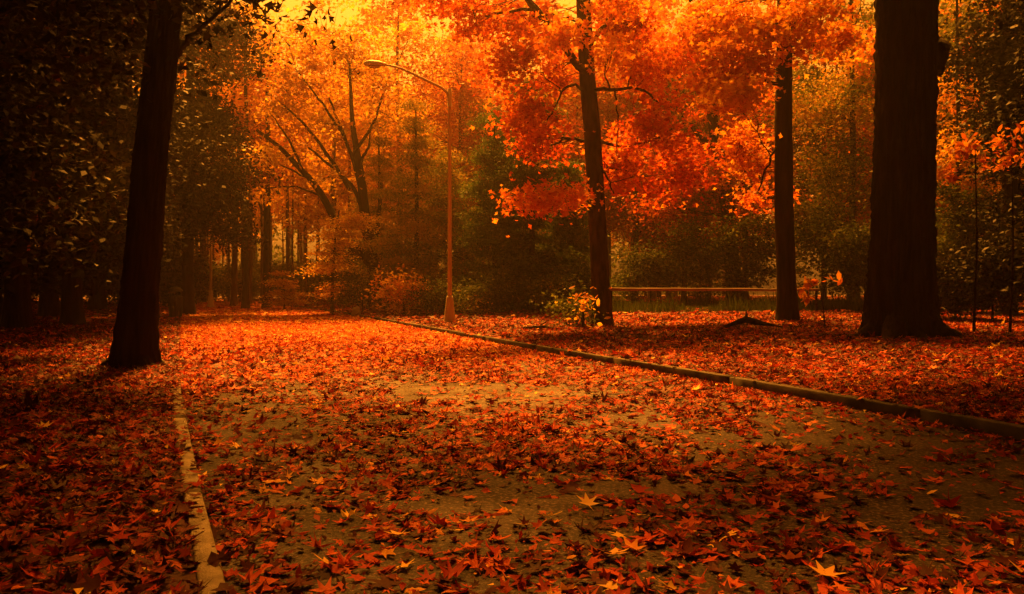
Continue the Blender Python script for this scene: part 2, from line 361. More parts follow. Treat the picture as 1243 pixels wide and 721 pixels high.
single(746, 680, 0.085, L_YELLOW, 'small yellow leaf beside an orange clump at the very front', 0.0)
single(1003, 705, 0.10, L_YELLOW, 'large golden leaf at the bottom right of the road', 0.0)

# ------------------------------------------------------------------ tree builder
def ellip(n, c_, r, rg, shell=0.45):
    d = rg.normal(0, 1, (n, 3)); d /= np.linalg.norm(d, axis=1)[:, None]
    return np.asarray(c_) + d * (rg.random(n)[:, None] ** shell) * np.asarray(r)
def tree(name, label, cat, trunk, tr, lobes, mat, leaf=0.09, per=160, sig=(0.5, 0.5, 0.25), tmpl=KITE, bark=None, sides=14, ridge=0.0,
         limbs=(), group=None, seed=1, tilt=0.7, huebias=0.5, droop=0.0, nr=9, twig=0.02, rings=24, flare=None, hide_limbs=False, shell=0.45):
    """trunk: list of 3-D points; lobes: (centre, radii, n_clusters[, leaves factor[, hue shift]])"""
    rg = np.random.default_rng(seed); bark = bark or M_bark
    base = np.array(trunk[0], float); base = base - np.array([0, 0, 0.0])
    root = empty(name, base, label, cat, group)
    T = curve_pts([np.array(trunk[0]) - np.array([0, 0, 0.25])] + list(trunk), rings, 0.0, rg)
    rad = np.interp(np.linspace(0, 1, rings), np.linspace(0, 1, len(tr)), tr)
    h = T[:, 2] - base[2]
    fl = flare if flare is not None else 0.45
    rad = rad * (1 + fl * np.exp(-np.clip(h, 0, 99) / (0.9 * tr[0] + 0.15)))
    b = MB(); b.tube(T, rad, sides, ridge, seed, nr)
    wood = [T[len(T) // 5:]] ; wr = [rad[len(T) // 5:]]
    if limbs:
        for (P, r0, r1) in limbs:
            Pc = curve_pts(P, 14, 0.02, rg); rr = np.linspace(r0, r1, 14)
            lb = MB(); lb.tube(Pc, rr, 8); lb.build('limb', bark, root, base)
            wood.append(Pc); wr.append(rr)
    W = np.concatenate(wood); WR = np.concatenate(wr)
    CC = []; CF = []; CHu = []
    for lobe in lobes:
        c_, r, n = lobe[:3]; fct = lobe[3] if len(lobe) > 3 else 1.0; hs = lobe[4] if len(lobe) > 4 else 0.0
        c_ = np.asarray(c_, float); r = np.asarray(r, float)
        K = ellip(n, c_, r, rg, shell)
        # limb from wood to lobe centre
        d = np.linalg.norm(W - c_, axis=1) + 1.5 * np.clip(W[:, 2] - c_[2] + 0.3 * r[2], 0, 99)
        i = int(np.argmin(d)); s0 = W[i]; r0 = min(WR[i] * 0.55, 0.03 + 0.02 * np.linalg.norm(c_ - s0))
        mid = 0.5 * (s0 + c_) + np.array([0, 0, 0.08 * np.linalg.norm(c_ - s0)]) + rg.normal(0, 0.15, 3)
        Lm = curve_pts([s0, mid, c_ + rg.normal(0, 0.2, 3) * r], 9, 0.03, rg)
        if np.linalg.norm(c_ - s0) > 0.5: b.tube(Lm, np.linspace(r0, r0 * 0.4, 9), 6)
        for k in K:
            j = int(rg.integers(3, 9)); p0 = Lm[j] if rg.random() < 0.8 else W[int(np.argmin(np.linalg.norm(W - k, axis=1)))]
            L = np.linalg.norm(k - p0)
            m1 = p0 + 0.5 * (k - p0) + rg.normal(0, 0.08 * L, 3) + np.array([0, 0, 0.05 * L])
            P = curve_pts([p0, m1, k], 6, 0.02, rg)
            b.tube(P, np.linspace(min(r0 * 0.45, twig), twig * 0.25, 6), 4)
            CC.append(k); CF.append(fct); CHu.append(hs + rg.normal(0, 0.16))
    b.build('trunk', bark, root, base)
    if not CC: return root
    CC = np.array(CC); CF = np.array(CF); CHu = np.array(CHu)
    cnt = np.maximum(3, (per * CF * rg.uniform(0.35, 1.5, len(CC))).astype(int))
    idx = np.repeat(np.arange(len(CC)), cnt); n = len(idx)
    csz = rg.uniform(0.6, 1.35, len(CC))
    P = CC[idx] + rg.normal(0, 1, (n, 3)) * np.array(sig) * csz[idx][:, None]
    P[:, 2] -= 0.12 * ((P[:, 0] - CC[idx, 0]) ** 2 + (P[:, 1] - CC[idx, 1]) ** 2)
    P[:, 2] = np.maximum(P[:, 2], base[2] + 0.06)
    hue = np.clip(huebias + CHu[idx] + rg.normal(0, 0.16, n), 0, 1)
    leaves('crown', P - base, leaf * rg.uniform(0.6, 1.3, n), tmpl, hue, mat, root, tilt=tilt, rg=rg, droop=droop)
    return root
def lobe(px, py, Y, rpx, rpz, ry, n, *a):
    c_ = at(px, py, Y); return (c_, (rpx / F * Y, ry, rpz / F * Y), n, *a)
def path(g, Y=None, *pp):
    """trunk path: base ground point then pixels at the same depth"""
    return [g] + [at(px, py, g[1] + dy) for px, py, dy in pp]

# ---- the big left tree
g = ground(163, 446)
tree('tree', 'large dark tree trunk leaning slightly right beside the pale left kerb', 'tree',
     path(g, None, (166, 400, 0), (172, 330, 0), (183, 200, 0), (194, 100, .1), (205, 0, .2), (214, -130, .4), (220, -300, .6)), [0.31, 0.28, 0.262, 0.25, 0.24, 0.22, 0.20, 0.16],
     [((-8, 13, 14), (5, 5, 3), 40), ((-3.5, 12, 15), (4, 5, 2.5), 26), ((-3.2, 15.5, 10.2), (3.5, 2.5, 1.2), 16), ((-8, 17, 11), (4, 4, 2), 20), ((-6, 11, 9.5), (3.5, 3, 1.3), 34), ((-4.5, 7.5, 9.5), (3, 2.5, 1.2), 24), ((-2, 3, 11), (4, 4, 1.5), 12), ((-9, 13, 9.5), (3, 3, 1.5), 24), ((0, 12, 9.2), (3.5, 2.5, 1.2), 12), ((-11, 8, 12), (5, 4, 3), 30), ((-6, 3, 13), (5, 4, 2.5), 30), lobe(150, -40, 14, 60, 25, 1.2, 8), lobe(280, -15, 15, 20, 12, 1, 3)],  # out-of-view crown, lobes added over the road to shade the foreground
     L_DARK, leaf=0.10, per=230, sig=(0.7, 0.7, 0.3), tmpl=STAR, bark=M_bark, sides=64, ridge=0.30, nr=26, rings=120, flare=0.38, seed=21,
     limbs=[([at(212, 72, 14.9), at(232, 48, 14.6), at(258, 24, 14.3), at(290, -6, 14)], 0.05, 0.025), ([at(186, 40, 14.7), at(174, 20, 14.6), at(163, -8, 14.4)], 0.045, 0.02)])
for k, (a_, L) in enumerate([(-2.6, .5), (-1.5, .42), (-.6, .55), (.4, .45), (2.6, .45)]):
    rt = MB(); c0 = np.array([g[0], g[1], 0]); d = np.array([math.cos(a_), math.sin(a_), 0]); P = []
    for q in (0.3, .62, .85, 1.0, 1.25): P.append(c0 + d * q * L * 1.0 + np.array([math.sin(q * 5 + k) * .04, 0, g[2] + .38 * max(0, 1.05 - q) ** 1.3 - (.05 if q > 1.1 else 0)]))
    rt.tube(curve_pts(P, 12, .008), np.linspace(.17, .03, 12), 12, .2, k, 5)
    rt.build('root', M_bark, [o for o in COL.objects if o.get('label', '').startswith('large dark tree trunk')][0], g)
# ---- the huge right trunk
g = ground(1094, 408)
tree('tree', 'huge black ridged trunk standing on the right verge, thickest in view', 'tree',
     path(g, None, (1094, 370, 0), (1095, 250, 0), (1098, 120, 0), (1098, 0, 0), (1101, -140, 0), (1110, -300, 0)), [0.64, 0.60, 0.575, 0.57, 0.59, 0.60, 0.5],
     [((12, 22, 15), (6, 5, 3), 40), ((4.5, 17, 10.8), (3.5, 3, 1.3), 24), ((3.2, 13, 9.6), (2.8, 2.5, 1.2), 28), ((6, 15, 10), (3, 3, 1.2), 26), ((4, 8, 10), (3, 3, 1.2), 20), ((6.5, 11, 9), (3.5, 3, 1.3), 16), ((10, 15, 10), (3, 3, 1.5), 16), ((7, 15, 14), (5, 5, 3), 36), ((15, 16, 17), (5, 5, 3.0), 40), ((9, 7, 13), (4.5, 4.5, 2.5), 32)],  # unseen overhead lobes shaped to darken the near right of the road
     L_DARK, leaf=0.14, per=150, sig=(0.7, 0.7, 0.3), sides=110, ridge=0.34, nr=34, rings=150, flare=0.30, seed=31,
     limbs=[([at(1128, 90, g[1]), at(1140, 62, g[1] - .1), at(1146, 52, g[1] - .15)], 0.30, 0.16)])
for k, (a_, L) in enumerate([(-2.9, 1.0), (-2.2, 1.25), (-1.6, .9), (-.9, 1.2), (-.3, 1.0), (2.2, 1.0)]):
    rt = MB(); c0 = np.array([g[0], g[1], 0]); d = np.array([math.cos(a_), math.sin(a_), 0]); P = []
    for q in (0.3, .62, .85, 1.0, 1.25): P.append(c0 + d * q * L * 1.05 + np.array([math.sin(q * 5 + k) * .05, 0, g[2] + .62 * max(0, 1.05 - q) ** 1.3 - (.05 if q > 1.1 else 0)]))
    rt.tube(curve_pts(P, 12, .01), np.linspace(.30, .06, 12), 12, .2, k, 5)
    rt.build('root', M_bark, [o for o in COL.objects if o.get('label', '').startswith('huge black ridged')][0], g)
# ---- red maple (centre right)
g = ground(731, 396); D = g[1]
tree('tree', 'red maple with forked dark trunk and scarlet leaves, right of the street lamp', 'tree',
     path(g, None, (729, 350, 0), (724, 250, 0), (718, 150, 0), (712, 90, 0), (709, 30, 0), (706, -40, 0), (708, -160, 0)), [0.31, 0.29, 0.28, 0.27, 0.25, 0.23, 0.2, 0.12],
     [lobe(632, 25, D + 1, 42, 30, 1.4, 18), lobe(672, 78, D + 1.2, 30, 28, 1.3, 12), lobe(625, 85, D, 30, 26, 1.2, 11), lobe(760, 25, D + 1, 50, 34, 2.0, 22), lobe(765, 85, D + .8, 40, 28, 1.6, 10, 1, .15), lobe(820, 75, D + 1.4, 40, 30, 1.6, 14), lobe(640, 140, D, 32, 30, 1.4, 13), lobe(790, 150, D, 50, 34, 1.8, 15), lobe(825, 185, D + 1, 30, 22, 1.4, 9), lobe(755, 205, D + 1.5, 46, 30, 1.2, 15),
      lobe(688, 236, D - 1.2, 24, 7, .5, 5, .7, .12), lobe(650, 240, D - 1.6, 26, 7, .5, 6, .7, .16), lobe(628, 246, D - 1.7, 10, 5, .3, 2, .5, .12), lobe(690, 38, D - 2.5, 32, 14, .8, 6, 1, .3), lobe(760, 5, D - 1.5, 30, 16, .8, 5, 1, .22), lobe(735, 62, D - 2, 22, 12, .7, 4, .8, .3), lobe(700, -60, D, 110, 40, 3, 14), lobe(570, 20, D - 1, 40, 25, 1.2, 12), lobe(820, 215, D + 1, 40, 22, 1, 10, .8, -.1),
      lobe(665, 175, D + 1, 28, 22, 1, 8, .8, -.1), lobe(520, -30, D - 2, 60, 30, 2, 8)],
     L_RED, leaf=0.105, per=105, sig=(0.38, 0.38, 0.23), tmpl=STAR, bark=M_barkm, sides=28, ridge=0.10, nr=16, rings=70, flare=0.35, seed=41, huebias=0.56, droop=.8, tilt=.9,
     limbs=[([at(713, 92, D), at(700, 80, D - .4), at(688, 62, D - .9), at(668, 35, D - 1.6), at(638, -4, D - 2.2)], 0.14, 0.10),
            ([at(715, 112, D), at(728, 107, D - .3), at(746, 110, D - .5), at(775, 106, D - .6), at(800, 125, D - .6)], 0.07, 0.03),
            ([at(708, 110, D - .2), at(694, 101, D - .4), at(684, 108, D - .5), at(674, 130, D - .6), at(664, 146, D - .8)], 0.05, 0.02),
            ([at(746, 110, D - .5), at(750, 150, D - .5), at(748, 190, D - .6)], 0.03, 0.012),
            ([at(724, 190, D), at(735, 215, D - .4), at(745, 235, D - .8)], 0.05, 0.02),
            ([at(725, 262, D), at(700, 245, D - .8), at(668, 238, D - 1.4), at(625, 244, D - 1.8)], 0.035, 0.01),
            ([at(721, 170, D), at(750, 178, D + .3), at(790, 172, D + .5), at(830, 150, D + .6)], 0.06, 0.02),
            ([at(712, 60, D), at(735, 30, D + .3), at(770, 10, D + .6)], 0.08, 0.03)])
# ---- orange tree right with straight dark trunk
g = ground(956, 391); D = g[1]
tree('tree', 'straight black trunk under an orange crown, left of the huge right trunk', 'tree',
     path(g, None, (955, 350, 0), (951, 250, 0), (950, 150, 0), (951, 50, 0), (950, -60, 0), (952, -160, 0)), [0.30, 0.28, 0.27, 0.25, 0.22, 0.2, 0.13],
     [lobe(955, 30, D - 1.5, 60, 32, 1.6, 26, 1, .15), lobe(880, 90, D - .5, 45, 35, 1.5, 20), lobe(860, 30, D, 50, 36, 1.8, 22), lobe(905, 180, D + 1, 30, 35, 1.2, 12, .8, -.05), lobe(1015, 50, D - .5, 22, 18, .8, 7, .9, .05), lobe(950, -60, D, 110, 40, 3, 12),
      lobe(885, 120, D - 1.5, 28, 16, .8, 8, .9, .25), lobe(925, 235, D + 1.5, 26, 20, .8, 6, .6, -.2)],
     L_ORANGE, leaf=0.105, per=125, sig=(0.40, 0.40, 0.24), tmpl=STAR, bark=M_bark, sides=24, ridge=0.12, nr=14, rings=60, flare=0.3, seed=51, huebias=0.58, droop=.8, tilt=.9,
     limbs=[([at(951, 170, D), at(938, 185, D - .2), at(928, 210, D - .3), at(920, 232, D - .3)], 0.05, 0.02)])
# ---- crooked forked tree between
D = 43.5; g = np.array([at(893, 0, D)[0], D, 0.38])
tree('tree', 'crooked forked dark tree half hidden by red leaves behind the rail', 'tree',
     path(g, None, (890, 330, 0), (884, 270, 0), (880, 225, 0), (872, 190, 0), (866, 160, 0), (862, 120, 0), (868, 60, 0)), [0.42, 0.38, 0.36, 0.34, 0.31, 0.28, 0.22, 0.13],
     [lobe(860, 220, D - 1, 45, 30, 1.6, 16), lobe(830, 170, D + 1, 45, 35, 2, 16), lobe(900, 130, D + 1, 50, 45, 2, 20), lobe(800, 250, D, 42, 28, 1.6, 12, .8, -.1), lobe(845, 280, D - 1, 36, 16, 1, 7, .6), lobe(870, 20, D, 80, 50, 3, 26, 1, .1)],
     L_RED, leaf=0.10, per=170, sig=(0.55, 0.55, 0.25), bark=M_bark, sides=16, ridge=0.2, nr=8, rings=40, seed=61, huebias=0.45,
     limbs=[([at(878, 205, D), at(862, 175, D - .2), at(846, 165, D - .3), at(838, 150, D - .3)], 0.22, 0.10), ([at(886, 250, D), at(905, 215, D), at(898, 190, D)], 0.1, 0.05)])

# ---- spreading golden tree over the road end
g = ground(455, 373.5); D = 45.0; g = np.array([at(455, 373, D)[0], D, 0.2])
tree('tree', 'spreading tree with dark limbs fanning left over the misty road end', 'tree',
     path(g, None, (455, 340, 0), (450, 300, 0), (443, 265, 0), (441, 235, 0), (436, 200, 0), (428, 150, 0), (425, 80, 0)), [0.36, 0.34, 0.32, 0.28, 0.22, 0.16, 0.1, 0.06],
     [lobe(360, 120, D + 2.2, 60, 50, 2.4, 32), lobe(430, 90, D + 2.2, 60, 55, 2.4, 30), lobe(340, 190, D + .6, 45, 18, 2, 12, .7), lobe(395, 40, D + 1, 80, 40, 3, 20), lobe(470, 140, D + 1, 30, 25, 2, 8), lobe(345, 40, D, 50, 50, 3, 24, 1, .1), lobe(330, 235, D, 26, 10, 1, 5, .5), lobe(405, 215, D - .5, 40, 16, 1.5, 7, .6), lobe(365, 95, D - .6, 26, 18, .8, 7, .8), lobe(345, 130, D - .8, 26, 14, .8, 6, .8), lobe(460, 105, D - .3, 24, 20, .8, 7, .8), lobe(395, 150, D - .5, 30, 12, .8, 5, .6), lobe(425, 75, D - .3, 24, 20, .8, 6, .8)],
     L_GOLD, leaf=0.14, per=70, sig=(0.6, 0.6, 0.22), bark=M_bark, sides=12, rings=40, seed=71, huebias=0.45,
     limbs=[([at(452, 320, D), at(428, 300, D), at(412, 278, D), at(395, 240, D), at(368, 208, D - .3), at(345, 182, D - .5), at(312, 158, D - 1)], 0.30, 0.08),
            ([at(443, 262, D), at(430, 225, D + .4), at(400, 200, D + .8), at(375, 180, D + 1)], 0.14, 0.05),
            ([at(440, 235, D), at(428, 190, D), at(418, 165, D), at(400, 120, D)], 0.14, 0.05),
            ([at(436, 200, D), at(448, 180, D), at(450, 160, D)], 0.1, 0.04),
            ([at(425, 230, D - .3), at(400, 190, D - .5), at(370, 150, D - .6), at(335, 120, D - .8)], 0.12, 0.04),
            ([at(368, 208, D - .3), at(352, 170, D - .4), at(330, 140, D - .5)], 0.09, 0.03),
            ([at(428, 190, D - .2), at(455, 150, D - .2), at(470, 100, D)], 0.10, 0.04),
            ([at(418, 165, D - .2), at(395, 130, D - .3), at(360, 85, D - .4)], 0.09, 0.03),
            ([at(395, 240, D), at(360, 226, D), at(320, 229, D)], 0.07, 0.025),
            ([at(384, 222, D), at(350, 205, D), at(322, 192, D)], 0.07, 0.02),
            ([at(456, 300, D + .5), at(461, 250, D + .5), at(463, 222, D + .6)], 0.15, 0.08)])
# ---- low bright orange tree and small sapling at the road end
g = np.array([at(403, 372, 43)[0], 43, .2]); D = 43
tree('small_tree', 'low bright golden-orange tree at the bend of the kerb, beneath the dark limbs', 'tree',
     path(g, None, (404, 330, 0), (408, 280, 0), (412, 255, 0)), [0.09, 0.08, 0.05, 0.03],
     [lobe(410, 285, D, 22, 18, 1.2, 16), lobe(400, 320, D, 22, 16, 1.2, 12), lobe(418, 350, D, 26, 14, 1, 10, 1, -.25), lobe(430, 268, D, 18, 12, 1, 8)],
     L_GOLD, leaf=0.085, per=170, sig=(0.5, 0.5, 0.09), seed=81, huebias=0.62, tilt=.4)
g = np.array([at(345, 372, 52)[0], 52, .2]); D = 52
tree('sapling', 'small tiered orange sapling standing before the misty trunks', 'tree',
     path(g, None, (345, 350, 0), (341, 326, 0)), [0.05, 0.04, 0.015],
     [lobe(342, 332, D, 6, 4, .4, 3), lobe(345, 345, D, 15, 5, .9, 8), lobe(348, 357, D, 22, 5, 1.2, 11), lobe(350, 366, D, 26, 3, 1.2, 9)],
     L_GOLD, leaf=0.085, per=110, sig=(0.35, 0.35, 0.07), seed=82, huebias=0.42, tilt=.4)
# ---- dark leafy tree behind the left trunk
D = 42.0; g = np.array([at(228, 377, D)[0], D, .22])
tree('tree', 'dark leafy tree directly right of the leaning left trunk, low crown', 'tree',
     path(g, None, (228, 320, 0), (230, 200, 0), (233, 80, 0), (235, -60, 0)), [0.30, 0.28, 0.25, 0.18, 0.1],
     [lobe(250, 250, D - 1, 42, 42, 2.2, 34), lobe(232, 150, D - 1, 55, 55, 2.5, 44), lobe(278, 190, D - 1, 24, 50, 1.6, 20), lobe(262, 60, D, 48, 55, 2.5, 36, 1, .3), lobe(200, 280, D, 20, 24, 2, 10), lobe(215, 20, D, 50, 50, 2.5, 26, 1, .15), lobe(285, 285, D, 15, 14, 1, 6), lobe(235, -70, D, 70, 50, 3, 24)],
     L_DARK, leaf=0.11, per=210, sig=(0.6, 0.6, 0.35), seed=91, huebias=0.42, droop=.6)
# ---- evergreens and olive shrubs behind the lamp
def pine(px, basepy, top, D, halfw, label, seed, huebias=.45, mat=None, per=150, n=11, name='evergreen_tree', r0=.16, group=None):
    x, _, _ = at(px, 0, D); g = np.array([x, D, float(gz(x, D))])
    zt = at(px, top, D)[2]; tiers = []
    rg = np.random.default_rng(seed)
    for k in range(n):
        t = k / (n - 1); z = g[2] + 0.5 + (zt - g[2] - 0.6) * t
        r = (halfw / F * D) * (1 - t) ** .7 * rg.uniform(.75, 1.15) + .15
        tiers.append(((x + rg.normal(0, .25) * r, D + rg.normal(0, .2), z), (r, r * .9, (zt - g[2]) / n * .55), int(5 + 22 * (1 - t))))
    return tree(name, label, 'evergreen tree', [g, (x + .05, D, (zt + g[2]) / 2), (x, D, zt)], [r0, r0 * .7, .03], tiers, mat or L_PINE, leaf=0.12, per=int(per * 1.5),
                sig=(0.42, 0.42, 0.13), tmpl=NEEDLE, seed=seed, huebias=huebias, droop=.5, tilt=1.0, shell=.6, group=group)
pine(645, 383, 105, 38, 62, 'tall dark evergreen with black trunk between lamp and red maple', 101, .25)
pine(600, 380, 150, 41, 50, 'olive evergreen just right of the street lamp, behind it', 102, .6, n=12)
pine(505, 380, 130, 43, 62, 'broad golden-green evergreen left of the street lamp', 103, .85, mat=L_OLIVE, n=12, per=90)
pine(545, 380, 190, 44, 60, 'bushy olive evergreen directly behind the street lamp pole', 104, .75, mat=L_OLIVE, per=90)
pine(460, 378, 150, 49, 45, 'olive evergreen beside the dark spreading limbs', 105, .9, mat=L_OLIVE, per=80)
pine(690, 380, 200, 40, 45, 'dull green evergreen behind the red maple trunk', 106, .5)
def shrub(px, D, halfw, h, label, seed, mat, huebias=.45, n=26, per=120, leaf=.07, tmpl=KITE, name='shrub', cat='shrub', z0=0.0, sig=(.35, .35, .2), group=None, stems=5):
    x = at(px, 0, D)[0]; g = np.array([x, D, float(gz(x, D))]); w_ = halfw / F * D
    rg = np.random.default_rng(seed)
    tp = g + np.array([0, 0, h * .6])
    return tree(name, label, cat, [g, (g + tp) / 2, tp], [.04, .03, .015],
                [((x + w_ * .5 * s_, D + rg.normal(0, .2), g[2] + z0 + h * (.5 + .12 * rg.random())), (w_ * .55, w_ * .5 + .2, h * .42), n // 3) for s_ in (-1, 0, 1)],
                mat, leaf=leaf, per=per, sig=sig, seed=seed, huebias=huebias, tmpl=tmpl, rings=8, sides=6, group=group)
shrub(440, 41, 26, 2.0, 'low dark bush at the foot of the spreading tree near the kerb end', 111, L_OLIVE, .3)
shrub(490, 38, 22, 2.2, 'bright orange bush left of the lamp base', 112, L_ORANGE, .75, n=21, per=75, leaf=.10, sig=(.5, .45, .3))
shrub(525, 37, 26, 1.8, 'dark olive bush touching the left side of the lamp post', 113, L_OLIVE, .35)
shrub(590, 36.5, 28, 1.9, 'dark green bush right of the lamp base', 114, L_OLIVE, .25)
shrub(577, 36, 11, .9, 'small dull reddish bush by the lamp foot', 115, L_OLIVE, .85, n=9, per=60, sig=(.45, .4, .25))
shrub(670, 35, 26, 1.7, 'dull green bush between the black evergreen trunk and red maple', 116, L_OLIVE, .3)
shrub(708, 25.0, 15, 2.0, 'sprig of pale yellow leaves against the foot of the red maple', 117, L_ORANGE, .85, n=6, per=14, leaf=.10, tmpl=OVAL, name='seedling', cat='sapling', sig=(.25, .25, .15))
shrub(700, 26.0, 24, 1.0, 'low green weedy bush at the red maple foot', 118, L_OLIVE, .4, n=15, per=60)
for i, (px, D, hw, h, hb, m_, lb) in enumerate([
        (790, 41, 45, 3.6, .30, L_OLIVE, 'olive thicket behind the rail just right of the red maple'),
        (850, 41, 45, 4.6, .34, L_OLIVE, 'taller brown-green thicket behind the middle of the rail'),
        (905, 39, 42, 4.4, .20, L_OLIVE, 'dark thicket behind the rail left of the straight black trunk'),
        (1000, 36, 45, 5.0, .25, L_OLIVE, 'tall brownish thicket between the two right trunks'),
        (1050, 33, 40, 4.0, .10, L_OLIVE, 'dark thicket close behind the huge trunk, left side'),
        (1175, 31, 45, 5.2, .30, L_OLIVE, 'golden-olive thicket right of the huge trunk'),
        (1235, 29, 40, 5.8, .12, L_DARK, 'nearly black bush mass at the right edge'),
        (1160, 25.5, 26, 2.0, .2, L_DARK, 'low dark bush beside the right foot of the huge trunk'),
        (1205, 24.5, 34, 2.6, .15, L_DARK, 'low black bush between the huge trunk and the right edge')]):
    shrub(px, D, hw, h, lb, 130 + i, m_, hb, n=54, per=130, leaf=.085, name='thicket_shrub')
# taller olive / dark trees right
def leafy(px, D, label, lobes_, mat, seed, r=.2, hb=.45, top=-60, leaf=.1, per=150, tmpl=KITE, sig=(.6, .6, .3), droop=.3):
    x = at(px, 0, D)[0]; g = np.array([x, D, float(gz(x, D))])
    return tree('tree', label, 'tree', [g, at(px + 3, 200, D), at(px - 2, top, D)], [r, r * .8, r * .35], [lobe(*l) for l in lobes_], mat, leaf=leaf, per=per, seed=seed, huebias=hb, tmpl=tmpl, sig=sig, droop=droop)
leafy(1032, 39, 'slim tree with mixed gold and brown leaves behind the huge trunk, left side', [(1010, 210, 39, 40, 45, 2, 22), (1030, 110, 39, 36, 50, 2, 18, 1, .25), (985, 130, 40, 30, 40, 2, 14, 1, .3), (1040, 20, 40, 50, 40, 2, 16, 1, .1)], L_OLIVE, 151, .16, .6)
leafy(1160, 33, 'slim gold-leaved tree just right of the huge trunk', [(1165, 185, 33, 30, 30, 1.5, 14, 1, .2), (1160, 110, 34, 26, 30, 1.5, 7), (1190, 230, 33, 35, 30, 1.5, 12)], L_GOLD, 152, .1, .25)
leafy(1222, 28, 'dark green tree filling the upper right corner', [(1225, 60, 28, 55, 60, 2, 44), (1235, 160, 28, 35, 50, 2, 26), (1200, 130, 29, 26, 40, 1.5, 10), (1290, 100, 27, 60, 120, 2, 44)], L_DARK, 153, .28, .3)
leafy(1300, 22, 'black leafy tree outside the right edge with branches reaching in', [(1290, 100, 22, 60, 120, 2, 44), (1330, -60, 22, 90, 80, 3, 40), (1290, 280, 22, 50, 60, 1.5, 26)], L_DARK, 154, .3, .2)
# orange leaf sprays at right (young tree, large hanging leaves)
D = 19.0
for (name, px, sp, lb, sd_) in (('sapling', 1182, [(1163, 190, 7, 10), (1178, 178, 7, 7), (1193, 196, 7, 9), (1153, 210, 6, 9)], 'thin sapling with hanging orange leaves right of the huge trunk', 161),
                               ('sapling', 1226, [(1215, 175, 9, 6), (1232, 184, 8, 6), (1240, 160, 8, 6), (1222, 200, 6, 5)], 'thin sapling with orange leaf sprays at the right edge', 162)):
    x = at(px, 0, D)[0]; g = np.array([x, D, float(gz(x, D))])
    tree(name, lb, 'sapling', [g, at(px + 4, 300, D), at(px, 170, D)], [.035, .025, .01], [lobe(a_, b_, D, r_, q_, .25, 3) for a_, b_, r_, q_ in sp], L_ORANGE, leaf=.085, per=13, sig=(.13, .13, .12), tmpl=OVAL, seed=sd_, huebias=.5, droop=2.2, tilt=1.2, rings=12, sides=6)
D = 22.0; x = at(1002, 0, D)[0]; g = np.array([x, D, float(gz(x, D))])
tree('seedling', 'low seedling with large glowing orange leaves at the foot of the straight trunk', 'sapling', [g, at(1000, 375, D), at(995, 345, D)], [.02, .015, .006],
     [lobe(980, 346, D, 6, 4, .1, 2), lobe(990, 345, D, 4, 4, .1, 1), lobe(975, 362, D, 6, 3, .1, 2), lobe(1004, 338, D, 4, 2, .1, 1), lobe(1020, 341, D, 5, 3, .1, 1)],
     L_ORANGE, leaf=.14, per=8, sig=(.07, .07, .05), tmpl=OVAL, seed=171, huebias=.72, droop=2.0, tilt=1.4, rings=8, sides=6)

# ---- left woods (copies of two dark oaks)
def proto(name, label, seed, H, r, low, wide, mat, hb, leaf, per, ncl, group, tmpl=KITE, bark=None, cat='tree'):
    rg = np.random.default_rng(seed); lo = []
    for k in range(9):
        t = k / 8; z = low + (H - low) * (0.12 + .8 * t); rr = wide * math.sin(math.pi * (0.18 + 0.7 * t)) ** .7
        a_ = k * 2.4; lo.append(((math.cos(a_) * rr * .55, math.sin(a_) * rr * .55, z), (rr * .75, rr * .75, (H - low) / 7), ncl))
    return tree(name, label, cat, [(0, 0, 0), (.15, .1, H * .35), (-.1, 0, H * .7), (.1, .1, H * .97)], [r, r * .8, r * .55, r * .1], lo, mat, leaf=leaf, per=per, seed=seed, huebias=hb, group=group, sig=(.7, .7, .35), tmpl=tmpl, bark=bark)
GL = 'dark trees of the left wood'; LL = 'dark tree in the unlit wood on the left, behind the leaning trunk'
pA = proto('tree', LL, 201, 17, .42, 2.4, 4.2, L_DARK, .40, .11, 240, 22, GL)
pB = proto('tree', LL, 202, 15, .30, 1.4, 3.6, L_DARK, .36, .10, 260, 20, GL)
ORD = ['first', 'second', 'third', 'fourth', 'fifth', 'sixth', 'seventh', 'eighth', 'ninth', 'tenth', 'eleventh', 'twelfth']
first = {0: True, 1: True}
spots = [(118, 46), (-10, 30), (60, 36), (95, 55), (20, 46), (150, 60), (-60, 22), (-30, 60), (60, 66), (185, 56), (-110, 34), (120, 72), (205, 70), (-80, 15), (20, 26), (88, 28.5)]
for i, (px, D) in enumerate(spots):
    x = at(px, 0, D)[0]; p = pA if i % 2 == 0 else pB; loc = (x, D, float(gz(x, D)) - .02)
    if first[i % 2]: p.location = loc; first[i % 2] = False
    else: p = dup(p, loc, random.uniform(0, 6), random.uniform(.85, 1.15))
    p['label'] = 'dark tree of the left wood beyond the left edge of the view'
    if px > 0:
        k = sum(1 for q in spots if 0 < q[0] < px or (q[0] == px and q[1] < D))
        p['label'] = 'dark tree of the left wood, %s trunk in from the left edge, %s' % (ORD[k], 'close' if D < 40 else 'deep in shade' if D < 58 else 'far back')
GN = 'unseen shade trees around the camera'
for i, (x, y, sc) in enumerate([(-7, -4, 1), (-12, 4, 1.1), (9.5, -5, 1.1), (14, 3, 1.1), (-16, 10, 1.05), (20, 9, 1.1), (2, -12, 1.2), (-20, 3, 1.2), (-25, 12, 1.2), (-13, -9, 1.2), (19, -3, 1.2), (25, 4, 1.2), (26, 14, 1.2), (-30, 22, 1.2), (-5, -16, 1.2), (10, -14, 1.2)]):  # unseen trees, added to keep light off the near haze and road
    dup(pA if i % 2 else pB, (x, y, float(gz(x, y)) - .02), i * 1.3, sc, 'unseen dark tree added outside the frame to shade the near road', GN)
